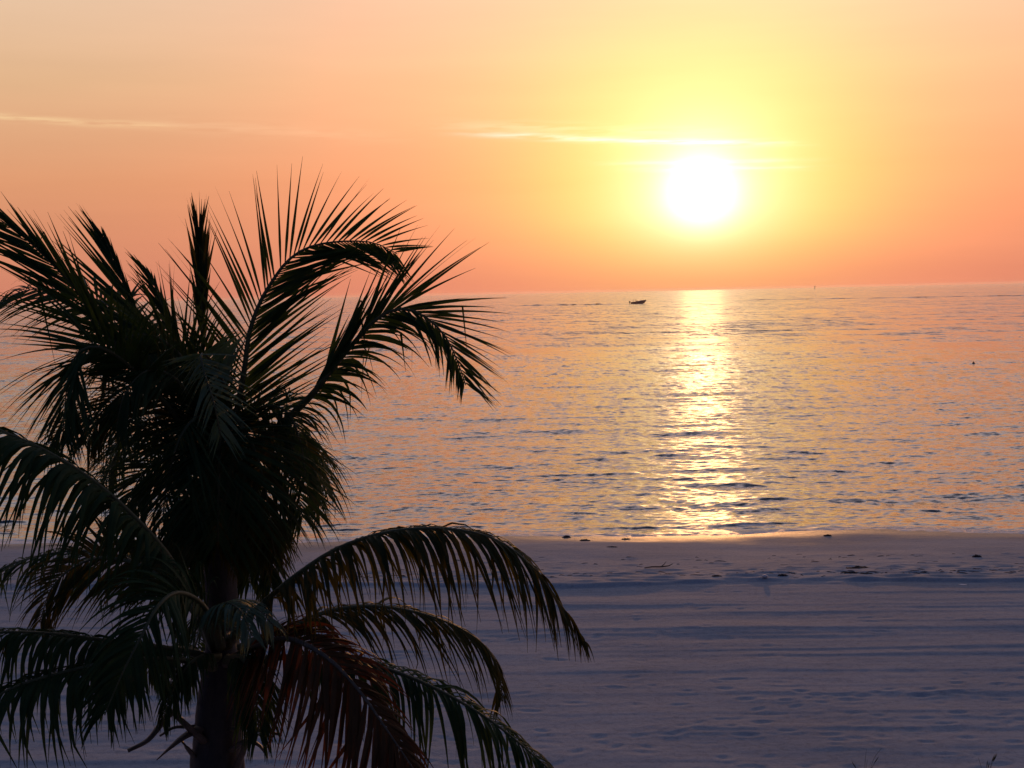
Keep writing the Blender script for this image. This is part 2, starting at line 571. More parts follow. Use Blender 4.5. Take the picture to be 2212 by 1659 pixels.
# ------------------------------------------------------------------ palm materials
def leaf_mat(name, c1, c2, trans, tfac, rough=0.62):
    m, nt, b = new_mat(name)
    tco = nt.n('ShaderNodeNewGeometry')
    nz = nt.noise(tco.outputs['Position'], 5.0, 4.0)
    c = nt.ramp(nz.outputs[0], [(0.3, c1), (0.7, c2)])
    # streaks and dry blotches
    nz2 = nt.noise(tco.outputs['Position'], 14.0, 4.0, 0.7)
    c = nt.mix(nt.m('MULTIPLY', nt.ss(nz2.outputs[0], 0.60, 0.72), 0.55), c, (0.085, 0.050, 0.018, 1))
    nt.put(b.inputs['Base Color'], c)
    b.inputs['Roughness'].default_value = rough
    b.inputs['Specular IOR Level'].default_value = 0.10
    tr = nt.n('ShaderNodeBsdfTranslucent')
    nt.put(tr.inputs['Color'], nt.mix(1.0, c, (*trans, 1), 'MULTIPLY'))
    mx = nt.n('ShaderNodeMixShader')
    mx.inputs[0].default_value = tfac
    o = m.node_tree.nodes['Material Output']
    m.node_tree.links.new(b.outputs[0], mx.inputs[1])
    m.node_tree.links.new(tr.outputs[0], mx.inputs[2])
    m.node_tree.links.new(mx.outputs[0], o.inputs[0])
    return m


M_GREEN = leaf_mat('palm_leaf_green', (0.018, 0.034, 0.010), (0.040, 0.060, 0.017), (1.4, 1.4, 0.5), 0.24)
M_YOUNG_SKYLIT = leaf_mat('palm_leaf_young_skylit', (0.075, 0.100, 0.050), (0.130, 0.150, 0.085), (1.5, 1.5, 0.6), 0.25)  # pale young leaves; also paints sky reflection onto the folded rear frond
M_OLIVE = leaf_mat('palm_leaf_olive', (0.028, 0.032, 0.008), (0.055, 0.048, 0.013), (1.6, 1.3, 0.4), 0.34)
M_DRY = leaf_mat('palm_leaf_dry', (0.075, 0.028, 0.010), (0.130, 0.050, 0.016), (1.5, 1.0, 0.6), 0.30, 0.6)


def stem_mat(name, c1, c2, sc_):
    m, nt, b = new_mat(name)
    g = nt.n('ShaderNodeNewGeometry')
    nz = nt.noise(nt.vm('MULTIPLY', g.outputs['Position'], (1, 1, 0.4)), sc_, 5.0, 0.65)
    nt.put(b.inputs['Base Color'], nt.ramp(nz.outputs[0], [(0.3, c1), (0.7, c2)]))
    b.inputs['Roughness'].default_value = 0.6
    b.inputs['Specular IOR Level'].default_value = 0.3
    bp = nt.n('ShaderNodeBump'); bp.inputs['Strength'].default_value = 0.5; bp.inputs['Distance'].default_value = 0.01
    nt.put(bp.inputs['Height'], nz.outputs[0]); nt.put(b.inputs['Normal'], bp.outputs[0])
    return m


M_RIB = stem_mat('palm_midrib', (0.055, 0.050, 0.016), (0.105, 0.080, 0.026), 6.0)
M_TRUNK = stem_mat('palm_bark', (0.026, 0.017, 0.013), (0.070, 0.044, 0.034), 14.0)
M_STUB = stem_mat('palm_dry_stalk', (0.060, 0.038, 0.024), (0.140, 0.080, 0.050), 18.0)
DOWN = Vector((0, 0, -1))


def frond(tree, origin, pts, L, n=46, a0=62, a1=24, droop=0.4, N=(0, 0, 1), lift=0.0, mat=None, start=0.16,
          sides=(1, 1), W=0.036, rb=0.030, rt=0.004, brk=0.05, seed=0, tipf=0.40, basef=0.55, label=None, pk=0.4, swing=0.0, al=None, jit=1.0, drl=None, nr=1.0):
    """one feathered palm leaf: the leaflets are one mesh, its midrib a sub-part"""
    rd = random.Random(seed * 131 + 17)
    n = int(n * 1.35)
    W = W * 0.84
    mat = mat or M_GREEN
    W3 = [P(*p) for p in pts]
    pl, length = catmull(W3, 61)
    ml = MB(origin)
    N0 = Vector(N).normalized()
    for side in (0, 1):
        sg = 1 if side == 0 else -1
        n_ = int(n * nr) if side == 0 else n
        p1, p2, p3 = rd.uniform(0, 6.28), rd.uniform(0, 6.28), rd.uniform(.7, 1.1)
        gaps = [rd.uniform(.15, 1) for _ in range(3)]
        for i in range(n_):
            t = start + (1 - start) * (i + rd.uniform(-.25, .25) * jit + .5 * side) / n_
            if t < start or t > 0.995 or rd.random() < 0.03 * jit or (jit > .8 and min(abs(t - g_) for g_ in gaps) < .006):
                continue
            k = t * 60
            i0 = min(int(k), 59)
            p = pl[i0].lerp(pl[i0 + 1], k - i0)
            T = (pl[min(i0 + 2, 60)] - pl[max(i0 - 1, 0)]).normalized()
            Nn = N0 - T * N0.dot(T)
            if Nn.length < 1e-3:
                Nn = Vector((0, -1, 0)) - T * T.dot(Vector((0, -1, 0)))
            Nn.normalize()
            S = T.cross(Nn) * sg
            q = (t - start) / (1 - start)
            ll = L * sides[side] * (basef + (1 - basef) * min(1, q / pk)) * (1 - (1 - tipf) * max(0, (q - pk) / (1 - pk)) ** 1.4)
            ll *= rd.uniform(0.90, 1.08) if jit < .8 or rd.random() > .15 else rd.uniform(.55, .95)
            if ll < 0.05:
                continue
            b0, b1 = (a0, a1) if side == 0 or al is None else al
            ang = R(b0 + (b1 - b0) * q + rd.gauss(0, 3.5 * jit) + 3.5 * jit * math.sin(i * p3 + p2))
            d0 = (T * math.cos(ang) + S * math.sin(ang) + Nn * (lift + rd.gauss(0, .07))).normalized()
            dr = (droop if side == 0 or drl is None else drl) * rd.uniform(0.75, 1.3)
            ns = 8
            broken = rd.uniform(0.25, 0.75) if rd.random() < brk else 2.0
            wd = T - d0 * T.dot(d0)
            wdir0 = wd.normalized() if wd.length > 1e-3 else S
            roll = rd.gauss(0, 0.35) + 0.35 * sg
            wmax = W * (0.75 + 0.35 * (1 - q)) * rd.uniform(.85, 1.15)
            cur = p + S * 0.006
            vs, fs = [], []
            dirv = d0
            bunch = .13 * math.sin(i * p3 + p1) + .08 * math.sin(i * 2.3 + p2)
            sway = Vector((rd.gauss(0, .06) + swing + bunch, rd.gauss(0, .06), 0))
            for j in range(ns + 1):
                tt = j / ns
                wgt = 1 - math.exp(-dr * tt)
                dv = (d0 * (1 - wgt) + (DOWN + sway) * wgt)
                if tt > broken:
                    dv = DOWN + sway * 2 + d0 * 0.12
                dirv = dv.normalized()
                wv_ = wdir0 - dirv * wdir0.dot(dirv)
                wv_ = wv_.normalized() if wv_.length > 1e-3 else S
                wv_ = Matrix.Rotation(roll * (0.5 + tt), 3, dirv) @ wv_
                prof = (0.40 + 0.60 * min(1, tt / .2)) * (1 - max(0, (tt - .25) / .75) ** 1.15)
                hw = 0.5 * wmax * max(prof, 0.07)
                bnn = dirv.cross(wv_)
                vs += [cur - wv_ * hw + bnn * hw * .35, cur, cur + wv_ * hw + bnn * hw * .35]
                cur = cur + dirv * (ll / ns)
            for j in range(ns):
                a = j * 3
                fs += [(a, a + 1, a + 4, a + 3), (a + 1, a + 2, a + 5, a + 4)]
            ml.add(vs, fs)
    o = ml.build('frond', mat, tree)
    if label: o['label'] = label
    mr = MB(origin)
    rr = [rt + (rb - rt) * (1 - i / 60) ** 1.25 * (1.0 + 0.7 * max(0, 1 - i / 8)) for i in range(61)]
    mr.tube(pl[::2], rr[::2], n=7, flat=0.75, upv=N0)
    r = mr.build('midrib', M_RIB if mat is not M_DRY else M_STUB, o)
    return o


def trunk(tree, origin, pts, radii, seed, mat=M_TRUNK):
    rd = random.Random(seed)
    pl, L = catmull([Vector(p) for p in pts], 120)
    mb = MB(origin)
    rings = []
    n = 22
    for i, p in enumerate(pl):
        f = i / 119
        x = f * (len(radii) - 1)
        i0 = min(int(x), len(radii) - 2)
        r = radii[i0] + (radii[i0 + 1] - radii[i0]) * (x - i0)
        r *= 1 + 0.05 * ((i * 0.37) % 1.0)                # ring scars
        ring = []
        for k in range(n):
            a = 2 * math.pi * k / n
            rr = r * (1 + 0.04 * math.sin(3 * a + i * .2) + rd.uniform(-.03, .03))
            ring.append(p + Vector((math.cos(a) * rr, math.sin(a) * rr, 0)))
        rings.append(ring)
    mb.loft(rings)
    return mb.build('trunk', mat, tree)


# ------------------------------------------------------------------ rear palm
DB = 11.3
bt = P(474, 1030, DB)
base_b = Vector((bt.x - 0.05, bt.y + 0.10, 0))
base_b.z = sand_z(base_b.x, base_b.y) - 0.02
tb = empty('palm_tree', base_b)
tag(tb, 'taller palm rising behind, its upright fronds and unopened spear standing against the sunset sky', 'palm tree', 'palms on the beach')
CAMN = (0, -1, 0.1)
p0 = P(472, 1040, DB)
trunk(tb, base_b, [base_b, base_b.lerp(p0, .35) + Vector((.03, 0, 0)), P(476, 1250, DB), P(474, 1130, DB), P(474, 1020, DB), P(474, 960, DB)],
      [0.17, 0.14, 0.13, 0.120, 0.115, 0.13, 0.10], 5, M_TRUNK)
fb = lambda pts, L, **k: frond(tb, base_b, pts, L, **k)
# the great upright frond
fb([(478, 1030, 11.2), (505, 920, 11.1), (527, 803, 11.0), (538, 722, 10.95), (560, 657, 10.95), (586, 611, 10.95), (620, 565, 10.95), (665, 535, 10.98), (730, 522, 11.05), (805, 524, 11.15), (858, 548, 11.3)],
   0.98, n=41, a0=42, a1=30, al=(50, 34), droop=0.13, N=(0.05, -1, 0.15), start=0.10, sides=(1.0, 1.04), W=0.034, rb=0.034, seed=1, tipf=0.34, basef=0.95, brk=0.0, pk=.3, jit=.7, nr=1.8)
# right frond, arching over with its tip hanging
fb([(490, 1045, 11.2), (545, 985, 11.0), (600, 925, 10.8), (674, 852, 10.6), (720, 793, 10.5), (771, 732, 10.45), (815, 688, 10.4), (855, 668, 10.4), (895, 672, 10.4), (935, 697, 10.4), (966, 733, 10.4), (988, 780, 10.4), (1006, 832, 10.42)],
   0.90, n=50, a0=50, a1=24, al=(9, 34), droop=0.9, drl=0.16, N=(0.2, -1, 0.2), start=0.40, sides=(0.62, 1.0), W=0.033, rb=0.046, seed=2, tipf=0.34, basef=0.8, brk=0.06, pk=.35)
# broken leaflets that dangle under the right frond
fb([(600, 925, 10.82), (674, 854, 10.62), (745, 768, 10.5), (800, 706, 10.42)], 0.55, n=13, a0=75, a1=60, droop=2.2, N=(0.6, -0.2, 1), start=0.05, sides=(0.2, 1.0), W=0.03, rb=0.012, seed=3, tipf=0.9, brk=0.6)
# spear: the unopened young leaf
fb([(470, 990, 11.3), (445, 860, 11.3), (438, 740, 11.3), (434, 620, 11.3), (431, 540, 11.3), (429, 490, 11.3)], 0.55, n=26, a0=9, a1=5, droop=0.0, N=CAMN, start=0.52, W=0.04, rb=0.026, seed=4, tipf=0.55, mat=M_OLIVE, label='narrow unopened spear leaf', brk=0.0)
# upper left fronds
fb([(462, 1030, 11.2), (400, 930, 11.0), (300, 800, 10.7), (215, 702, 10.5), (163, 624, 10.4), (112, 570, 10.35), (60, 520, 10.3), (5, 478, 10.3)],
   1.0, n=40, a0=12, a1=8, al=(38, 14), droop=0.12, N=(0.1, -1, 0.3), start=0.34, sides=(0.7, 1.0), W=0.035, rb=0.036, seed=5, tipf=0.5, brk=0.03)
fb([(466, 1030, 11.4), (420, 900, 11.5), (340, 770, 11.55), (290, 672, 11.6), (262, 600, 11.6), (240, 545, 11.6), (222, 505, 11.6)],
   1.0, n=32, a0=7, a1=4, al=(30, 9), droop=0.06, N=(-0.1, -1, 0.2), start=0.42, sides=(0.35, 1.0), W=0.040, rb=0.032, seed=6, tipf=0.25, brk=0.0, basef=.9, jit=.6)
fb([(470, 1030, 11.4), (432, 880, 11.6), (385, 740, 11.8), (352, 660, 11.9), (328, 605, 12.0), (308, 575, 12.0)],
   0.55, n=26, a0=8, a1=5, al=(24, 8), droop=0.05, N=(-0.2, -1, 0.2), start=0.45, sides=(0.4, 1.0), W=0.034, rb=0.026, seed=7, tipf=0.45, brk=0.02)
# left arching fronds
fb([(460, 1030, 11.2), (390, 850, 11.5), (300, 715, 11.9), (240, 662, 12.1), (190, 642, 12.2), (120, 625, 12.3), (55, 628, 12.4), (-5, 655, 12.5), (-60, 700, 12.5)],
   0.85, n=44, a0=55, a1=26, droop=0.55, N=(0.1, -0.55, 0.85), start=0.40, W=0.034, rb=0.03, seed=8, tipf=0.4)
fb([(458, 1035, 11.1), (380, 900, 10.7), (290, 800, 10.4), (222, 752, 10.2), (170, 760, 10.1), (146, 825, 10.05), (136, 935, 10.05)],
   0.82, n=46, a0=62, a1=26, droop=0.35, N=(-0.45, -1, 0.25), start=0.42, sides=(1.0, 1.0), W=0.036, rb=0.03, seed=9, tipf=0.35)
fb([(456, 1040, 11.1), (350, 950, 10.7), (250, 900, 10.4), (165, 905, 10.2), (110, 960, 10.1)], 0.62, n=30, a0=58, a1=28, droop=0.9, N=(0.1, -0.5, 0.8), start=0.3, W=0.032, rb=0.028, seed=10, tipf=0.4)
# tip folding over towards the viewer, sky reflection painted as a paler leaf
fb([(480, 1020, 11.2), (500, 900, 10.8), (470, 800, 10.4), (436, 764, 10.1), (440, 800, 9.95), (462, 870, 9.85), (478, 950, 9.85)],
   0.50, n=38, a0=68, a1=30, droop=0.25, N=(-0.35, -0.8, 0.9), start=0.42, sides=(0.7, 1.0), W=0.030, rb=0.026, seed=11, tipf=0.5, mat=M_YOUNG_SKYLIT, label='frond folding over, sky reflection painted into its pale colour', brk=0.02)
# skirt of old hanging fronds under the crown
fb([(474, 1030, 11.2), (474, 930, 10.8), (474, 940, 10.5), (473, 1000, 10.35), (472, 1080, 10.3), (471, 1170, 10.35)],
   1.0, n=60, a0=80, a1=30, droop=0.42, N=(0, -1, 0.25), start=0.20, W=0.036, rb=0.036, seed=12, tipf=0.35, brk=0.06, basef=.9, mat=M_GREEN)
fb([(474, 1030, 11.2), (480, 915, 10.9), (510, 905, 10.6), (545, 960, 10.45), (570, 1040, 10.4), (585, 1130, 10.45)],
   0.92, n=44, a0=58, a1=26, droop=0.6, N=(0.35, -1, 0.25), start=0.2, W=0.034, rb=0.034, seed=13, tipf=0.4, brk=0.12, mat=M_OLIVE)
fb([(474, 1030, 11.2), (455, 915, 10.9), (420, 905, 10.6), (385, 955, 10.45), (362, 1040, 10.4), (350, 1130, 10.45)],
   0.98, n=44, a0=66, a1=28, droop=0.28, N=(-0.35, -1, 0.25), start=0.2, W=0.034, rb=0.034, seed=14, tipf=0.4, brk=0.08)
fb([(474, 1040, 11.3), (560, 950, 11.6), (630, 930, 11.8), (680, 975, 11.9), (700, 1060, 11.95)], 0.80, n=32, a0=60, a1=30, droop=1.2, N=(0.2, -0.4, 0.9), start=0.2, W=0.032, rb=0.03, seed=15, tipf=0.5, brk=0.35)
fb([(474, 1040, 11.3), (390, 940, 11.6), (320, 915, 11.8), (265, 950, 11.9), (235, 1030, 11.95)], 0.85, n=32, a0=60, a1=30, droop=0.8, N=(-0.2, -0.4, 0.9), start=0.2, W=0.032, rb=0.03, seed=16, tipf=0.5, brk=0.15)
fb([(474, 1050, 11.4), (500, 960, 12.2), (520, 970, 12.8), (535, 1060, 13.2)], 0.75, n=40, a0=60, a1=30, droop=1.1, N=(0, 0.3, 0.9), start=0.2, W=0.034, rb=0.03, seed=17)
fb([(474, 1050, 11.4), (440, 950, 12.2), (420, 960, 12.8), (400, 1060, 13.2)], 0.75, n=40, a0=60, a1=30, droop=1.1, N=(0, 0.3, 0.9), start=0.2, W=0.034, rb=0.03, seed=18)
fb([(470, 1040, 11.2), (430, 900, 10.9), (380, 820, 10.6), (320, 800, 10.4), (270, 850, 10.25), (250, 930, 10.2)], 0.66, n=44, a0=60, a1=28, droop=0.8, N=(-0.2, -0.8, 0.6), start=0.3, W=0.036, rb=0.03, seed=19)
fb([(478, 1040, 11.2), (520, 930, 11.0), (565, 880, 10.8), (620, 890, 10.7), (650, 960, 10.65), (662, 1040, 10.65)], 0.56, n=40, a0=60, a1=28, droop=1.2, N=(0.3, -0.8, 0.6), start=0.3, W=0.034, rb=0.03, seed=20, brk=.2)
fb([(474, 1080, 11.2), (500, 1040, 10.95), (540, 1060, 10.85), (575, 1120, 10.8), (595, 1200, 10.8)], 0.58, n=40, a0=55, a1=26, droop=1.6, N=(0.3, -0.8, 0.5), start=0.12, W=0.03, rb=0.026, seed=21, brk=.15, mat=M_OLIVE)
fb([(474, 1080, 11.2), (448, 1040, 10.95), (410, 1060, 10.85), (380, 1120, 10.8), (365, 1200, 10.8)], 0.55, n=40, a0=55, a1=26, droop=1.2, N=(-0.3, -0.8, 0.5), start=0.12, W=0.03, rb=0.026, seed=22, brk=.1)
fb([(474, 1010, 11.3), (470, 900, 11.25), (440, 820, 11.2), (390, 770, 11.1), (340, 760, 11.0), (300, 790, 10.9)], 0.6, n=40, a0=55, a1=25, droop=0.6, N=(-0.2, -0.7, 0.7), start=0.3, W=0.036, rb=0.03, seed=23)

for k, (pts, L, nn, a0_, dr_, nv) in enumerate([
        ([(474, 1040, 11.3), (452, 900, 11.2), (412, 800, 11.1), (362, 742, 11.0), (305, 722, 10.9), (255, 742, 10.85), (222, 800, 10.8)], .75, 46, 55, .45, (-.3, -.9, .5)),
        ([(474, 1040, 11.3), (420, 930, 11.0), (350, 860, 10.8), (280, 850, 10.65), (220, 890, 10.55), (185, 960, 10.5)], .70, 46, 58, .6, (-.3, -.9, .5)),
        ([(474, 1060, 11.1), (420, 1000, 10.9), (360, 990, 10.75), (305, 1030, 10.7), (270, 1100, 10.7)], .74, 34, 64, .4, (-.3, -.9, .5)),
        ([(474, 1060, 11.1), (530, 1000, 10.9), (590, 1000, 10.8), (635, 1050, 10.75), (655, 1120, 10.75)], .72, 30, 60, .8, (.3, -.9, .5)),
        ([(474, 1090, 11.1), (500, 1075, 10.9), (530, 1110, 10.8), (545, 1180, 10.8)], .60, 40, 50, 1.5, (.3, -.9, .5)),
        ([(474, 1090, 11.1), (445, 1075, 10.9), (418, 1110, 10.8), (402, 1180, 10.8)], .60, 40, 50, 1.3, (-.3, -.9, .5)),
        ([(474, 1090, 11.2), (515, 1085, 11.1), (556, 1140, 11.0), (578, 1215, 11.0), (586, 1270, 11.0)], .50, 34, 50, 1.2, (.3, -.8, .5)),
        ([(474, 1090, 11.2), (428, 1090, 11.1), (392, 1150, 11.0), (374, 1225, 11.0), (366, 1285, 11.0)], .52, 34, 50, 1.0, (-.3, -.8, .5)),
        ([(474, 1120, 11.3), (505, 1130, 11.4), (530, 1190, 11.45), (540, 1260, 11.45)], .48, 30, 46, 1.2, (.2, -.8, .5)),
        ([(474, 1120, 11.3), (445, 1130, 11.4), (420, 1190, 11.45), (408, 1270, 11.45)], .48, 30, 46, 1.2, (-.2, -.8, .5)),
        ([(474, 1110, 11.15), (474, 1085, 10.9), (472, 1110, 10.8), (470, 1180, 10.78)], .55, 40, 52, 1.4, (0, -1, .3)),
        ([(470, 1050, 11.6), (400, 960, 12.1), (320, 940, 12.5), (250, 990, 12.8), (215, 1070, 12.9)], .75, 44, 58, .9, (-.2, .2, .9)),
        ([(480, 1050, 11.6), (545, 960, 12.0), (610, 945, 12.3), (665, 1000, 12.5), (690, 1090, 12.6)], .70, 44, 58, 1.2, (.2, .2, .9))]):
    fb(pts, L, n=nn, a0=a0_, a1=26, droop=dr_, N=nv, start=0.22, W=0.034, rb=0.028, seed=60 + k, tipf=0.4, brk=.08, mat=M_OLIVE if k % 3 == 1 else M_GREEN)

# ------------------------------------------------------------------ front palm
DF = 10.0
ft = P(474, 1395, DF)
base_f = Vector((ft.x - 0.03, ft.y + 0.05, 0))
base_f.z = sand_z(base_f.x, base_f.y) - 0.02
tf = empty('palm_tree', base_f)
tag(tf, 'nearer lower palm with broad drooping fronds, its ragged trunk leaving the bottom of the picture', 'palm tree', 'palms on the beach')
trunk(tf, base_f, [base_f, base_f.lerp(ft, .4), P(464, 1700, DF), P(468, 1600, DF), P(474, 1500, DF), P(478, 1420, DF), P(478, 1370, DF)],
      [0.20, 0.19, 0.185, 0.175, 0.165, 0.175, 0.17, 0.10], 9, M_TRUNK)
ff_ = lambda pts, L, **k: frond(tf, base_f, pts, L, **k)
# big right-hand frond
ff_([(490, 1395, 9.9), (545, 1325, 9.7), (585, 1288, 9.6), (640, 1243, 9.5), (720, 1190, 9.4), (810, 1156, 9.3), (900, 1142, 9.25), (1000, 1146, 9.2), (1080, 1170, 9.2), (1150, 1224, 9.2), (1200, 1290, 9.25), (1240, 1350, 9.3), (1268, 1392, 9.3)],
   0.86, n=74, a0=66, a1=22, droop=3.0, N=(0, -0.15, 1), start=0.16, W=0.040, rb=0.034, seed=31, tipf=0.16, basef=0.6, mat=M_OLIVE, brk=0.0, pk=.55, swing=.10, label='big arching frond with hanging leaflets')
# second right-hand frond below it
ff_([(500, 1410, 10.1), (560, 1378, 10.2), (610, 1362, 10.3), (700, 1323, 10.4), (790, 1309, 10.5), (880, 1318, 10.6), (970, 1346, 10.7), (1040, 1388, 10.8), (1075, 1440, 10.85), (1086, 1515, 10.9)],
   0.78, n=56, a0=60, a1=24, droop=1.5, N=(0, -0.25, 1), lift=-0.1, start=0.14, W=0.034, rb=0.03, seed=32, tipf=0.35, mat=M_OLIVE, brk=0.05)
# red brown dying frond
ff_([(490, 1430, 9.85), (550, 1398, 9.6), (605, 1380, 9.4), (655, 1390, 9.25), (720, 1432, 9.1), (780, 1498, 9.0), (832, 1572, 8.9), (882, 1645, 8.85), (925, 1710, 8.85)],
   0.92, n=85, a0=62, a1=28, droop=0.9, N=(0.3, -0.7, 0.7), start=0.12, sides=(1.0, 0.6), W=0.048, rb=0.034, seed=33, tipf=0.4, mat=M_DRY, brk=0.05, swing=-.35, label='reddish brown dying frond')
# lower right frond
ff_([(500, 1440, 9.9), (600, 1420, 9.9), (740, 1424, 9.85), (850, 1450, 9.8), (950, 1492, 9.7), (1050, 1550, 9.65), (1130, 1612, 9.6), (1205, 1680, 9.55), (1290, 1770, 9.5)],
   0.78, n=60, a0=64, a1=26, droop=2.4, N=(0, -0.2, 1), start=0.14, W=0.040, rb=0.032, seed=34, tipf=0.3, mat=M_GREEN, brk=0.04, swing=-.03)
# big left frond sweeping up and out of the picture
ff_([(468, 1400, 9.9), (430, 1318, 9.75), (395, 1252, 9.65), (335, 1166, 9.5), (230, 1062, 9.3), (120, 986, 9.1), (0, 930, 8.9), (-110, 900, 8.8), (-230, 900, 8.7), (-330, 950, 8.7)],
   0.96, n=78, a0=64, a1=28, droop=2.2, N=(0, -0.15, 1), start=0.14, W=0.048, rb=0.044, seed=35, tipf=0.35, mat=M_GREEN, brk=0.03, swing=-.22)
ff_([(466, 1405, 10.1), (420, 1320, 10.4), (350, 1245, 10.7), (250, 1200, 11.0), (156, 1190, 11.2), (60, 1207, 11.3), (-20, 1240, 11.4), (-100, 1300, 11.4)],
   0.76, n=54, a0=60, a1=26, droop=1.6, N=(0, -0.2, 1), start=0.16, W=0.036, rb=0.032, seed=36, tipf=0.4, brk=0.06)
ff_([(464, 1410, 10.0), (410, 1310, 10.1), (320, 1230, 10.2), (230, 1205, 10.3), (165, 1222, 10.3), (112, 1270, 10.3), (85, 1345, 10.3)],
   0.68, n=50, a0=58, a1=26, droop=0.7, N=(-0.25, -0.9, 0.5), start=0.25, W=0.034, rb=0.030, seed=37, tipf=0.4, mat=M_OLIVE, brk=0.05)
ff_([(460, 1425, 9.9), (390, 1405, 9.7), (243, 1386, 9.4), (120, 1370, 9.2), (0, 1366, 9.0), (-120, 1385, 8.9), (-230, 1440, 8.8)],
   0.64, n=54, a0=64, a1=28, droop=2.6, N=(0, -0.2, 1), start=0.14, W=0.042, rb=0.032, seed=38, tipf=0.4, brk=0.04)
ff_([(460, 1440, 9.8), (380, 1425, 9.5), (265, 1427, 9.2), (190, 1440, 9.1), (71, 1470, 8.9), (0, 1500, 8.8), (-90, 1560, 8.7), (-160, 1640, 8.7)],
   0.70, n=54, a0=62, a1=28, droop=2.2, N=(0, -0.3, 1), start=0.16, W=0.044, rb=0.032, seed=39, tipf=0.4, brk=0.08, swing=.18)
# near frond coming towards the viewer
ff_([(478, 1395, 9.8), (440, 1310, 9.4), (385, 1280, 9.1), (341, 1310, 8.85), (302, 1381, 8.7), (262, 1460, 8.6), (226, 1545, 8.55)],
   0.68, n=58, a0=60, a1=30, droop=1.0, N=(0.45, -0.8, 0.65), start=0.24, sides=(0.95, 0.9), W=0.038, rb=0.032, seed=40, tipf=0.4, brk=0.04)
# short crinkled young leaves in the heart of the crown
ff_([(482, 1400, 9.9), (488, 1320, 9.6), (520, 1300, 9.4), (560, 1318, 9.25), (592, 1352, 9.2)], 0.34, n=30, a0=66, a1=34, droop=1.8, N=(0.2, -0.4, 0.9), start=0.25, W=0.032, rb=0.022, seed=41, tipf=0.5, mat=M_YOUNG_SKYLIT, label='short pale curling young frond', brk=.0)
ff_([(476, 1400, 9.8), (466, 1330, 9.5), (485, 1302, 9.25), (520, 1320, 9.1), (545, 1375, 9.05)], 0.34, n=26, a0=66, a1=34, droop=1.6, N=(0.1, -0.5, 0.9), start=0.25, W=0.03, rb=0.022, seed=42, tipf=0.5, mat=M_YOUNG_SKYLIT, label='short pale curling young frond', brk=.0)
# dead skirt hanging down beside the trunk
ff_([(470, 1420, 9.85), (430, 1420, 9.6), (390, 1460, 9.4), (362, 1520, 9.35), (352, 1560, 9.35)], 0.34, n=36, a0=50, a1=26, droop=2.2, N=(-0.4, -0.8, 0.5), start=0.15, W=0.03, rb=0.028, seed=43, tipf=0.4, brk=.1)
ff_([(490, 1425, 9.8), (520, 1420, 9.5), (545, 1465, 9.4), (555, 1530, 9.4), (560, 1590, 9.4)], 0.50, n=40, a0=52, a1=26, droop=2.0, N=(0.2, -0.9, 0.5), start=0.15, W=0.032, rb=0.028, seed=44, tipf=0.4, brk=.1)
ff_([(470, 1430, 10.2), (400, 1400, 10.7), (330, 1410, 11.1), (270, 1460, 11.3), (230, 1530, 11.4)], 0.6, n=40, a0=58, a1=28, droop=1.8, N=(-0.2, 0.2, 0.9), start=0.2, W=0.034, rb=0.028, seed=45, tipf=0.4)
ff_([(478, 1400, 10.2), (470, 1330, 10.8), (450, 1330, 11.4), (420, 1400, 11.9), (400, 1480, 12.1)], 0.7, n=40, a0=58, a1=28, droop=1.8, N=(-0.2, 0.5, 0.9), start=0.2, W=0.034, rb=0.028, seed=46, tipf=0.4)

# cut and broken leaf stalks left on the trunk
def stub(pts, r0, r1, flat=0.55):
    mb = MB(base_f)
    pl, L = catmull([P(*p) for p in pts], 14)
    mb.tube(pl, [r0 + (r1 - r0) * i / 13 for i in range(14)], n=8, flat=flat)
    mb.build('leaf_stalk', M_STUB, tf)


stub([(440, 1600, 9.85), (408, 1572, 9.75), (385, 1550, 9.7), (370, 1536, 9.65)], 0.055, 0.030)
stub([(370, 1537, 9.66), (345, 1568, 9.6), (318, 1600, 9.55), (276, 1622, 9.5)], 0.034, 0.022)
stub([(440, 1570, 9.9), (400, 1590, 9.75), (368, 1615, 9.65), (338, 1642, 9.6)], 0.060, 0.006, 0.4)
stub([(445, 1568, 9.95), (410, 1570, 9.9), (375, 1572, 9.85), (345, 1590, 9.8)], 0.030, 0.012)
stub([(500, 1575, 9.85), (540, 1572, 9.7), (575, 1580, 9.6), (606, 1587, 9.55)], 0.032, 0.014)
stub([(500, 1620, 9.85), (530, 1600, 9.75), (560, 1610, 9.7), (578, 1636, 9.7)], 0.040, 0.010)
stub([(430, 1650, 9.9), (412, 1625, 9.85), (400, 1610, 9.8), (392, 1600, 9.8)], 0.05, 0.012, 0.4)
stub([(510, 1660, 9.9), (526, 1620, 9.85), (534, 1590, 9.8), (545, 1570, 9.8)], 0.05, 0.012, 0.4)


# ------------------------------------------------------------------ motor boat
def plain(name, c, rough=0.5, metal=0.0, var=0.12):
    m, nt, b = new_mat(name)
    g = nt.n('ShaderNodeNewGeometry')
    nz = nt.noise(g.outputs['Position'], 3.0, 4.0)
    lo = tuple(x * (1 - var) for x in c); hi = tuple(min(1, x * (1 + var)) for x in c)
    nt.put(b.inputs['Base Color'], nt.ramp(nz.outputs[0], [(0.3, lo), (0.7, hi)]))
    b.inputs['Roughness'].default_value = rough
    b.inputs['Metallic'].default_value = metal
    return m


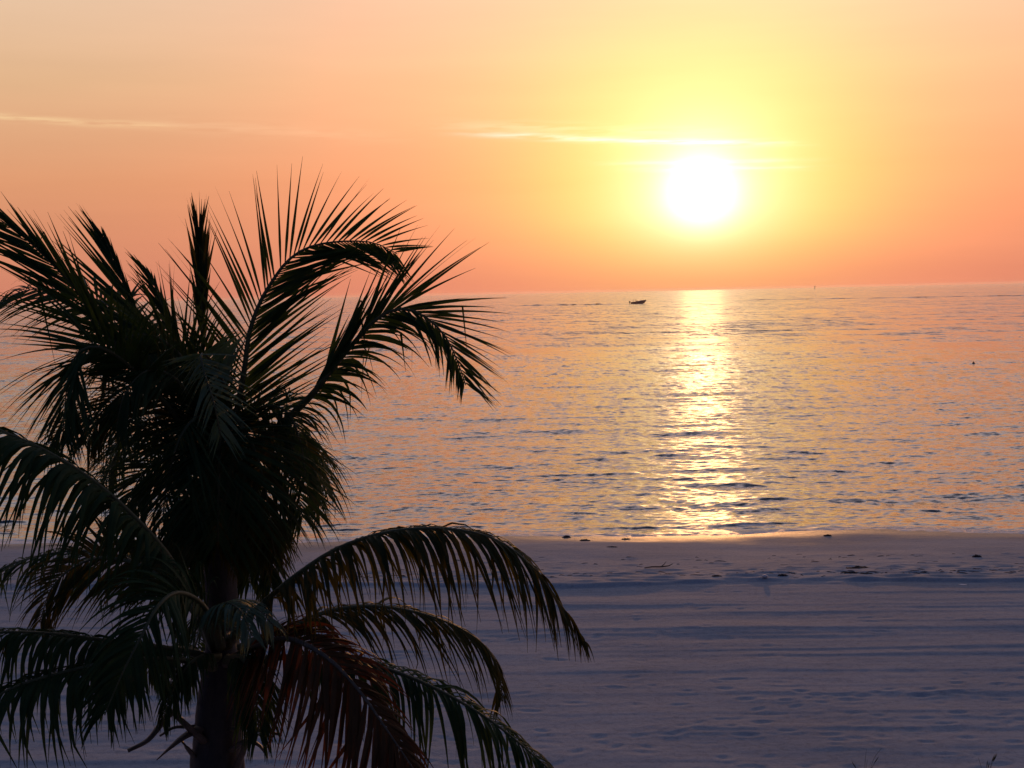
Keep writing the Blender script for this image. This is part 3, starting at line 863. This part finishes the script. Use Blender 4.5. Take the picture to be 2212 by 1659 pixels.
M_HULL = plain('boat_hull', (0.62, 0.17, 0.14), 0.4)  # lighter maroon, with the warm haze glow put into the base colour
M_DECK = plain('boat_deck', (0.45, 0.20, 0.17), 0.5)
M_GLASS = plain('boat_windscreen', (0.05, 0.04, 0.045), 0.15)
M_MOTOR = plain('outboard_cowling', (0.03, 0.025, 0.03), 0.35)
M_SKIN = plain('person_skin', (0.20, 0.11, 0.08), 0.6)
bp_ = ground_at(1377, 656.2, 0.0)
boat = empty('motor_boat', (bp_.x, bp_.y, 0.0), R(-6))
boat.rotation_euler.y = R(-0.8)
tag(boat, 'small open motor boat with an outboard and two people, crossing left of the sun glitter', 'boat')
mb = MB()
rings = []
for (x, hw, zt, zb, ch) in [(-3.9, 1.25, 1.05, -0.35, .75), (-2.6, 1.40, 1.10, -0.45, .78), (-1.0, 1.45, 1.22, -0.45, .78), (0.8, 1.42, 1.42, -0.40, .72), (2.4, 1.20, 1.68, -0.22, .60), (3.7, 0.78, 1.92, 0.12, .45), (4.6, 0.34, 2.08, 0.75, .3), (5.1, 0.06, 2.16, 1.55, .2)]:
    zc = zb + (zt - zb) * 0.38
    rings.append([Vector((x, -hw, zt)), Vector((x, -hw * .93, zc + .1)), Vector((x, -hw * ch, zc)), Vector((x, 0, zb)), Vector((x, hw * ch, zc)), Vector((x, hw * .93, zc + .1)), Vector((x, hw, zt))])
mb.loft(rings)
mb.build('hull', M_HULL, boat, smooth=False)
mb = MB()
for sg in (-1, 1):
    mb.tube([Vector((r[0].x, sg * abs(r[0].y), r[0].z + .04)) for r in rings], 0.07, n=6)
mb.build('gunwale', M_DECK, boat)
mb = MB()
mb.loft([[Vector((x, -hw, z0)), Vector((x, hw, z0)), Vector((x, hw * .8, z1)), Vector((x, -hw * .8, z1))] for (x, hw, z0, z1) in [(0.9, 1.2, 1.3, 1.55), (1.6, 1.15, 1.4, 1.90), (2.8, .95, 1.6, 1.98), (3.9, .5, 1.85, 2.06)]])
mb.build('cabin_top', M_DECK, boat, smooth=False)
mb = MB()
mb.loft([[Vector((x, -.55, 0.9)), Vector((x, .55, 0.9)), Vector((x, .5, z)), Vector((x, -.5, z))] for (x, z) in [(-.8, 1.75), (-.2, 1.95), (.3, 1.6)]])
mb.build('console', M_DECK, boat, smooth=False)
mb = MB()
mb.loft([[Vector((.30 - k * .35, -.5, 1.9 + k * .35)), Vector((.30 - k * .35, .5, 1.9 + k * .35)), Vector((.34 - k * .35, .5, 1.9 + k * .35)), Vector((.34 - k * .35, -.5, 1.9 + k * .35))] for k in (0, 1)])
mb.build('windscreen', M_GLASS, boat, smooth=False)
mo = MB()
mo.loft([[Vector((-4.55 + a * math.cos(t), .32 * math.sin(t), z)) for t in [2 * math.pi * k / 10 for k in range(10)]] for (z, a) in [(.75, .28), (.95, .42), (1.35, .46), (1.62, .38), (1.72, .2)]])
mo_ = mo.build('outboard_motor', M_MOTOR, boat)
lg = MB()
lg.loft([[Vector((-4.5 + dx * a, dy * a, z)) for dx, dy in ((-.16, -.07), (.16, -.07), (.16, .07), (-.16, .07))] for (z, a) in [(.78, 1.2), (.2, 1.), (-.6, .9)]])
lg.build('lower_unit', M_MOTOR, mo_, smooth=False)


def person(loc, label, shirt, rz=0.0):
    """a small standing figure grown from a skinned skeleton"""
    V = [(0, 0, .95), (0, 0, 1.2), (0, 0, 1.42), (0, 0, 1.52), (0.02, 0, 1.66), (0.02, 0, 1.76),
         (0, .10, .90), (.03, .11, .50), (0, .12, .06), (.12, .12, .02), (0, -.10, .90), (.03, -.11, .50), (0, -.12, .06), (.12, -.12, .02),
         (0, .19, 1.40), (.08, .24, 1.14), (.30, .20, 1.10), (.38, .19, 1.10), (0, -.19, 1.40), (.08, -.24, 1.14), (.30, -.20, 1.10), (.38, -.19, 1.10)]
    E = [(0, 1), (1, 2), (2, 3), (3, 4), (4, 5), (0, 6), (6, 7), (7, 8), (8, 9), (0, 10), (10, 11), (11, 12), (12, 13), (2, 14), (14, 15), (15, 16), (16, 17), (2, 18), (18, 19), (19, 20), (20, 21)]
    Rd = [.15, .14, .15, .06, .10, .08, .09, .065, .045, .04, .09, .065, .045, .04, .06, .045, .035, .04, .06, .045, .035, .04]
    me = bpy.data.meshes.new('person')
    me.from_pydata(V, E, [])
    o = bpy.data.objects.new('person', me)
    col.objects.link(o)
    sk = o.modifiers.new('skin', 'SKIN')
    sv = me.skin_vertices[0].data
    for i, r in enumerate(Rd):
        sv[i].radius = (r * 1.15, r * 1.15)
    sv[0].use_root = True
    o.modifiers.new('sub', 'SUBSURF').levels = 1
    me.materials.append(shirt)
    o.location = loc
    o.rotation_euler.z = rz
    tag(o, label, 'person', 'people aboard the boat')
    return o


M_SH1 = plain('person_dark_clothes', (0.06, 0.03, 0.035), 0.8)
M_SH2 = plain('person_maroon_clothes', (0.09, 0.03, 0.03), 0.8)
person(Vector((bp_.x - 2.35, bp_.y + .15, 0.98)), 'person in dark clothes standing toward the stern of the boat, nearer the outboard', M_SH1, R(-6))
person(Vector((bp_.x - 1.15, bp_.y - .1, 0.98)), 'person in dark clothes standing at the boat console, nearer the bow than the other', M_SH2, R(-6))

# ------------------------------------------------------------------ buoy and channel marker
M_BUOY = plain('buoy_paint', (0.025, 0.02, 0.025), 0.5)
q = ground_at(2103, 786, 0.0)
bo = empty('buoy', (q.x, q.y, 0.0))
tag(bo, 'small dark round buoy floating alone on the right of the sea', 'buoy')
mb = MB()
mb.loft([[Vector((.14 * math.sin(a) * math.cos(t), .14 * math.sin(a) * math.sin(t), .05 - .14 * math.cos(a))) for t in [2 * math.pi * k / 12 for k in range(12)]] for a in [.15, .6, 1.1, 1.57, 2.1, 2.6, 3.0]])
mb.build('float', M_BUOY, bo)
mb = MB(); mb.tube([(0, 0, .17), (0.01, 0, .22), (0.02, 0, .27)], [.03, .025, .02], n=6)
mb.build('stem', M_BUOY, bo)
q = P(1760, 618.5, 4200)
mk = empty('channel_marker', (q.x, q.y, 0.0))
tag(mk, 'tiny channel marker post standing on the horizon right of the sun', 'channel marker')
mb = MB(); mb.tube([(0, 0, -2), (0, 0, 9)], .9, n=8); mb.build('post', M_BUOY, mk)
mb = MB(); mb.loft([[Vector((-1.4, y, 6)), Vector((1.4, y, 6)), Vector((1.4, y, 9.5)), Vector((-1.4, y, 9.5))] for y in (-1.3, -1.0)]); mb.build('board', M_BUOY, mk, smooth=False)

# ------------------------------------------------------------------ small things on the sand
M_WEED = plain('dried_seaweed', (0.035, 0.022, 0.018), 0.8)
M_SHELL = plain('pale_shell', (0.75, 0.55, 0.48), 0.5)
M_WOOD = plain('driftwood', (0.07, 0.045, 0.035), 0.8)


def beach_pt(u, v):
    z = 0.5
    for _ in range(12):
        p = ground_at(u, v, z)
        z = sand_z(p.x, p.y)
    p.z = z
    return p


def weed(u, v, wpx, seed, label, hs=1.0):
    rd = random.Random(seed)
    p = beach_pt(u, v)
    wd = wpx / F * p.y * 0.5
    mb = MB()
    for k in range(26):
        a = rd.uniform(0, 6.28)
        r0 = rd.random() ** .7 * wd
        c0 = Vector((math.cos(a) * r0, math.sin(a) * r0 * .55, 0))
        d = Vector((rd.gauss(0, 1), rd.gauss(0, .6), 0)).normalized() * wd * rd.uniform(.3, .7)
        hgt = (0.02 + 0.045 * rd.random()) * (1 - .6 * r0 / wd) * hs
        mb.tube([c0 - d, c0 - d * .4 + Vector((0, 0, hgt)), c0 + d * .3 + Vector((0, 0, hgt * .9)), c0 + d + Vector((0, 0, -.01))],
                [.008, .018 * hs, .016 * hs, .006], n=5)
    o = mb.build('seaweed_clump', M_WEED)
    o.location = p
    tag(o, label, 'seaweed', 'clumps of seaweed washed up on the beach')


weed(1852, 1228, 40, 1, 'largest dark seaweed clump, long and flat, on the upper beach right of centre')
weed(1838, 1237, 34, 2, 'thin flat seaweed strip lying just in front of the largest seaweed clump', .5)
weed(2250 - 140, 1203, 18, 3, 'lone small seaweed clump near the right edge of the beach')
weed(1224, 1161, 18, 4, 'rounded seaweed lump right at the water edge, left of the sun glitter', 1.1)
weed(1262, 1168, 20, 5, 'seaweed clump on wet sand a step inland of the rounded lump', .8)
weed(1352, 1165, 16, 6, 'flat seaweed scrap at the water edge just left of the sun glitter', .6)
weed(1323, 1182, 24, 7, 'thin seaweed streak on the pinkish sand below the sun glitter', .4)
weed(1788, 1158, 16, 8, 'small seaweed lump at the water edge right of the sun glitter', .9)
weed(1440, 1242, 30, 9, 'low seaweed heap on the little sand step, the longest on that step', .6)
weed(1546, 1245, 18, 10, 'short seaweed piece on the sand step right of the low heap', .6)
weed(1690, 1243, 16, 11, 'small seaweed piece just behind the pinkish shell', .7)
weed(1870, 1240, 22, 12, 'seaweed scrap on the right flank of the thin flat strip', .5)


# the wrack line: loose scraps of weed left along the little sand step
rd = random.Random(99)
mbk = MB()
for k in range(230):
    u = rd.uniform(640, 2260)
    v = 1243 - (u - 1106) * 0.0085 + (rd.gauss(0, 3.0) if rd.random() < .62 else rd.uniform(-40, 4))
    p = beach_pt(u, v)
    a = rd.gauss(0, .45)
    ln_ = rd.uniform(.03, .13) * (1 if rd.random() < .85 else 1.8)
    d = Vector((math.cos(a), math.sin(a) * .6, 0)) * ln_
    h = rd.uniform(.005, .014)
    mbk.tube([p - d, p - d * .3 + Vector((0, rd.gauss(0, .03), h)), p + d * .4 + Vector((0, rd.gauss(0, .03), h * .8)), p + d], [.004, h * .7, h * .6, .003], n=5)
wr = mbk.build('seaweed_scraps', M_WEED)
tag(wr, 'thin line of scattered seaweed scraps along the low sand step', 'seaweed', kind='stuff')


def bit(name, u, v, rx, ry, rz_, mat, label, cat, seed):
    rd = random.Random(seed)
    p = beach_pt(u, v)
    mb = MB()
    rings = []
    for i in range(7):
        a = math.pi * (i + .5) / 7
        rings.append([Vector((rx * math.sin(a) * math.cos(t) * rd.uniform(.85, 1.15), ry * math.sin(a) * math.sin(t) * rd.uniform(.85, 1.15), rz_ * (1 - math.cos(a)) - .01)) for t in [2 * math.pi * k / 12 for k in range(12)]])
    mb.loft(rings)
    o = mb.build(name, mat)
    o.location = p
    tag(o, label, cat)


bit('shell', 1652, 1248, .075, .06, .045, M_SHELL, 'pinkish white shell on the sand below the sun glitter', 'shell', 1)
bit('paper_scrap', 2080, 1263.5, .10, .06, .012, M_SHELL, 'flat pale scrap on the sand toward the right edge', 'litter', 2)
# a bent stick of driftwood
p = beach_pt(1420, 1228)
mb = MB()
mb.tube([(-.35, .02, .02), (-.15, 0, .05), (.1, .03, .04), (.3, -.02, .07), (.42, 0, .12)], [.012, .02, .02, .016, .008], n=6)
mb.tube([(.1, .03, .04), (.2, .08, .1), (.25, .1, .17)], [.014, .01, .005], n=5)
o = mb.build('driftwood_stick', M_WOOD); o.location = p
tag(o, 'bent driftwood stick lying on the sand right of the palm fronds', 'driftwood')

# ------------------------------------------------------------------ beach grass in the corner
M_GRASS = leaf_mat('beach_grass', (0.045, 0.050, 0.020), (0.085, 0.080, 0.035), (1.4, 1.3, 0.6), 0.2, 0.6)


def grass(u, v, n, hmax, seed, label):
    rd = random.Random(seed)
    p = beach_pt(u, v)
    root = empty('beach_grass', p)
    tag(root, label, 'grass plant', 'beach grass plants at the dune foot')
    for k in range(n):
        mb = MB()
        a = rd.uniform(-1, 1)
        h = hmax * rd.uniform(.55, 1.0)
        lean = Vector((a * .30 * h, rd.uniform(-.12, .12) * h, 0))
        bx = Vector((a * .05, rd.uniform(-.04, .04), -.02))
        pts = [bx, bx + lean * .25 + Vector((0, 0, h * .4)), bx + lean * .6 + Vector((0, 0, h * .75)), bx + lean * 1.2 + Vector((0, 0, h))]
        pl, _ = catmull(pts, 10)
        mb.tube(pl, [.0042 * (1 - .75 * i / 9) for i in range(10)], n=5)
        if rd.random() < .45:
            mb.tube([pl[8], pl[9], pl[9] + (pl[9] - pl[8]) * 1.3], [.004, .007, .002], n=5)
        mb.build('stalk', M_GRASS, root)


grass(1866, 1704, 10, 0.66, 5, 'tuft of thin beach grass stalks, the fuller one, at the bottom edge right of centre')
grass(2128, 1700, 8, 0.50, 6, 'sparse tuft of beach grass stalks in the bottom right corner')

# ------------------------------------------------------------------ sea air
m_air = bpy.data.materials.new('sea_air')
m_air.use_nodes = True
t = m_air.node_tree
t.nodes.remove(t.nodes['Principled BSDF'])
pv = t.nodes.new('ShaderNodeVolumePrincipled')
pv.inputs['Color'].default_value = (0.93, 0.88, 0.88, 1)
pv.inputs['Density'].default_value = 0.00006
pv.inputs['Anisotropy'].default_value = 0.6
t.links.new(pv.outputs[0], t.nodes['Material Output'].inputs['Volume'])
mb = MB()
hx0, hx1, hy0, hy1, hz0, hz1 = -8600, 8600, -3200, 9100, -4.0, 11.0
mb.add([(hx0, hy0, hz0), (hx1, hy0, hz0), (hx1, hy1, hz0), (hx0, hy1, hz0), (hx0, hy0, hz1), (hx1, hy0, hz1), (hx1, hy1, hz1), (hx0, hy1, hz1)],
       [(3, 2, 1, 0), (4, 5, 6, 7), (0, 1, 5, 4), (1, 2, 6, 5), (2, 3, 7, 6), (3, 0, 4, 7)])
air = mb.build('haze', m_air, smooth=False)
tag(air, kind='stuff')

# ------------------------------------------------------------------ render settings
sc.view_settings.view_transform = 'Standard'
sc.view_settings.look = 'None'
sc.view_settings.exposure = 0.0
sc.view_settings.gamma = 1.0
sc.render.engine = 'CYCLES'
sc.cycles.max_bounces = 6
sc.cycles.diffuse_bounces = 2
sc.cycles.glossy_bounces = 3
sc.cycles.transmission_bounces = 4
sc.cycles.volume_bounces = 0
sc.cycles.caustics_reflective = False
sc.cycles.caustics_refractive = False
sc.cycles.sample_clamp_direct = 2.0
sc.cycles.sample_clamp_indirect = 2.0
sc.cycles.use_denoising = True
sc.cycles.denoising_prefilter = 'ACCURATE'
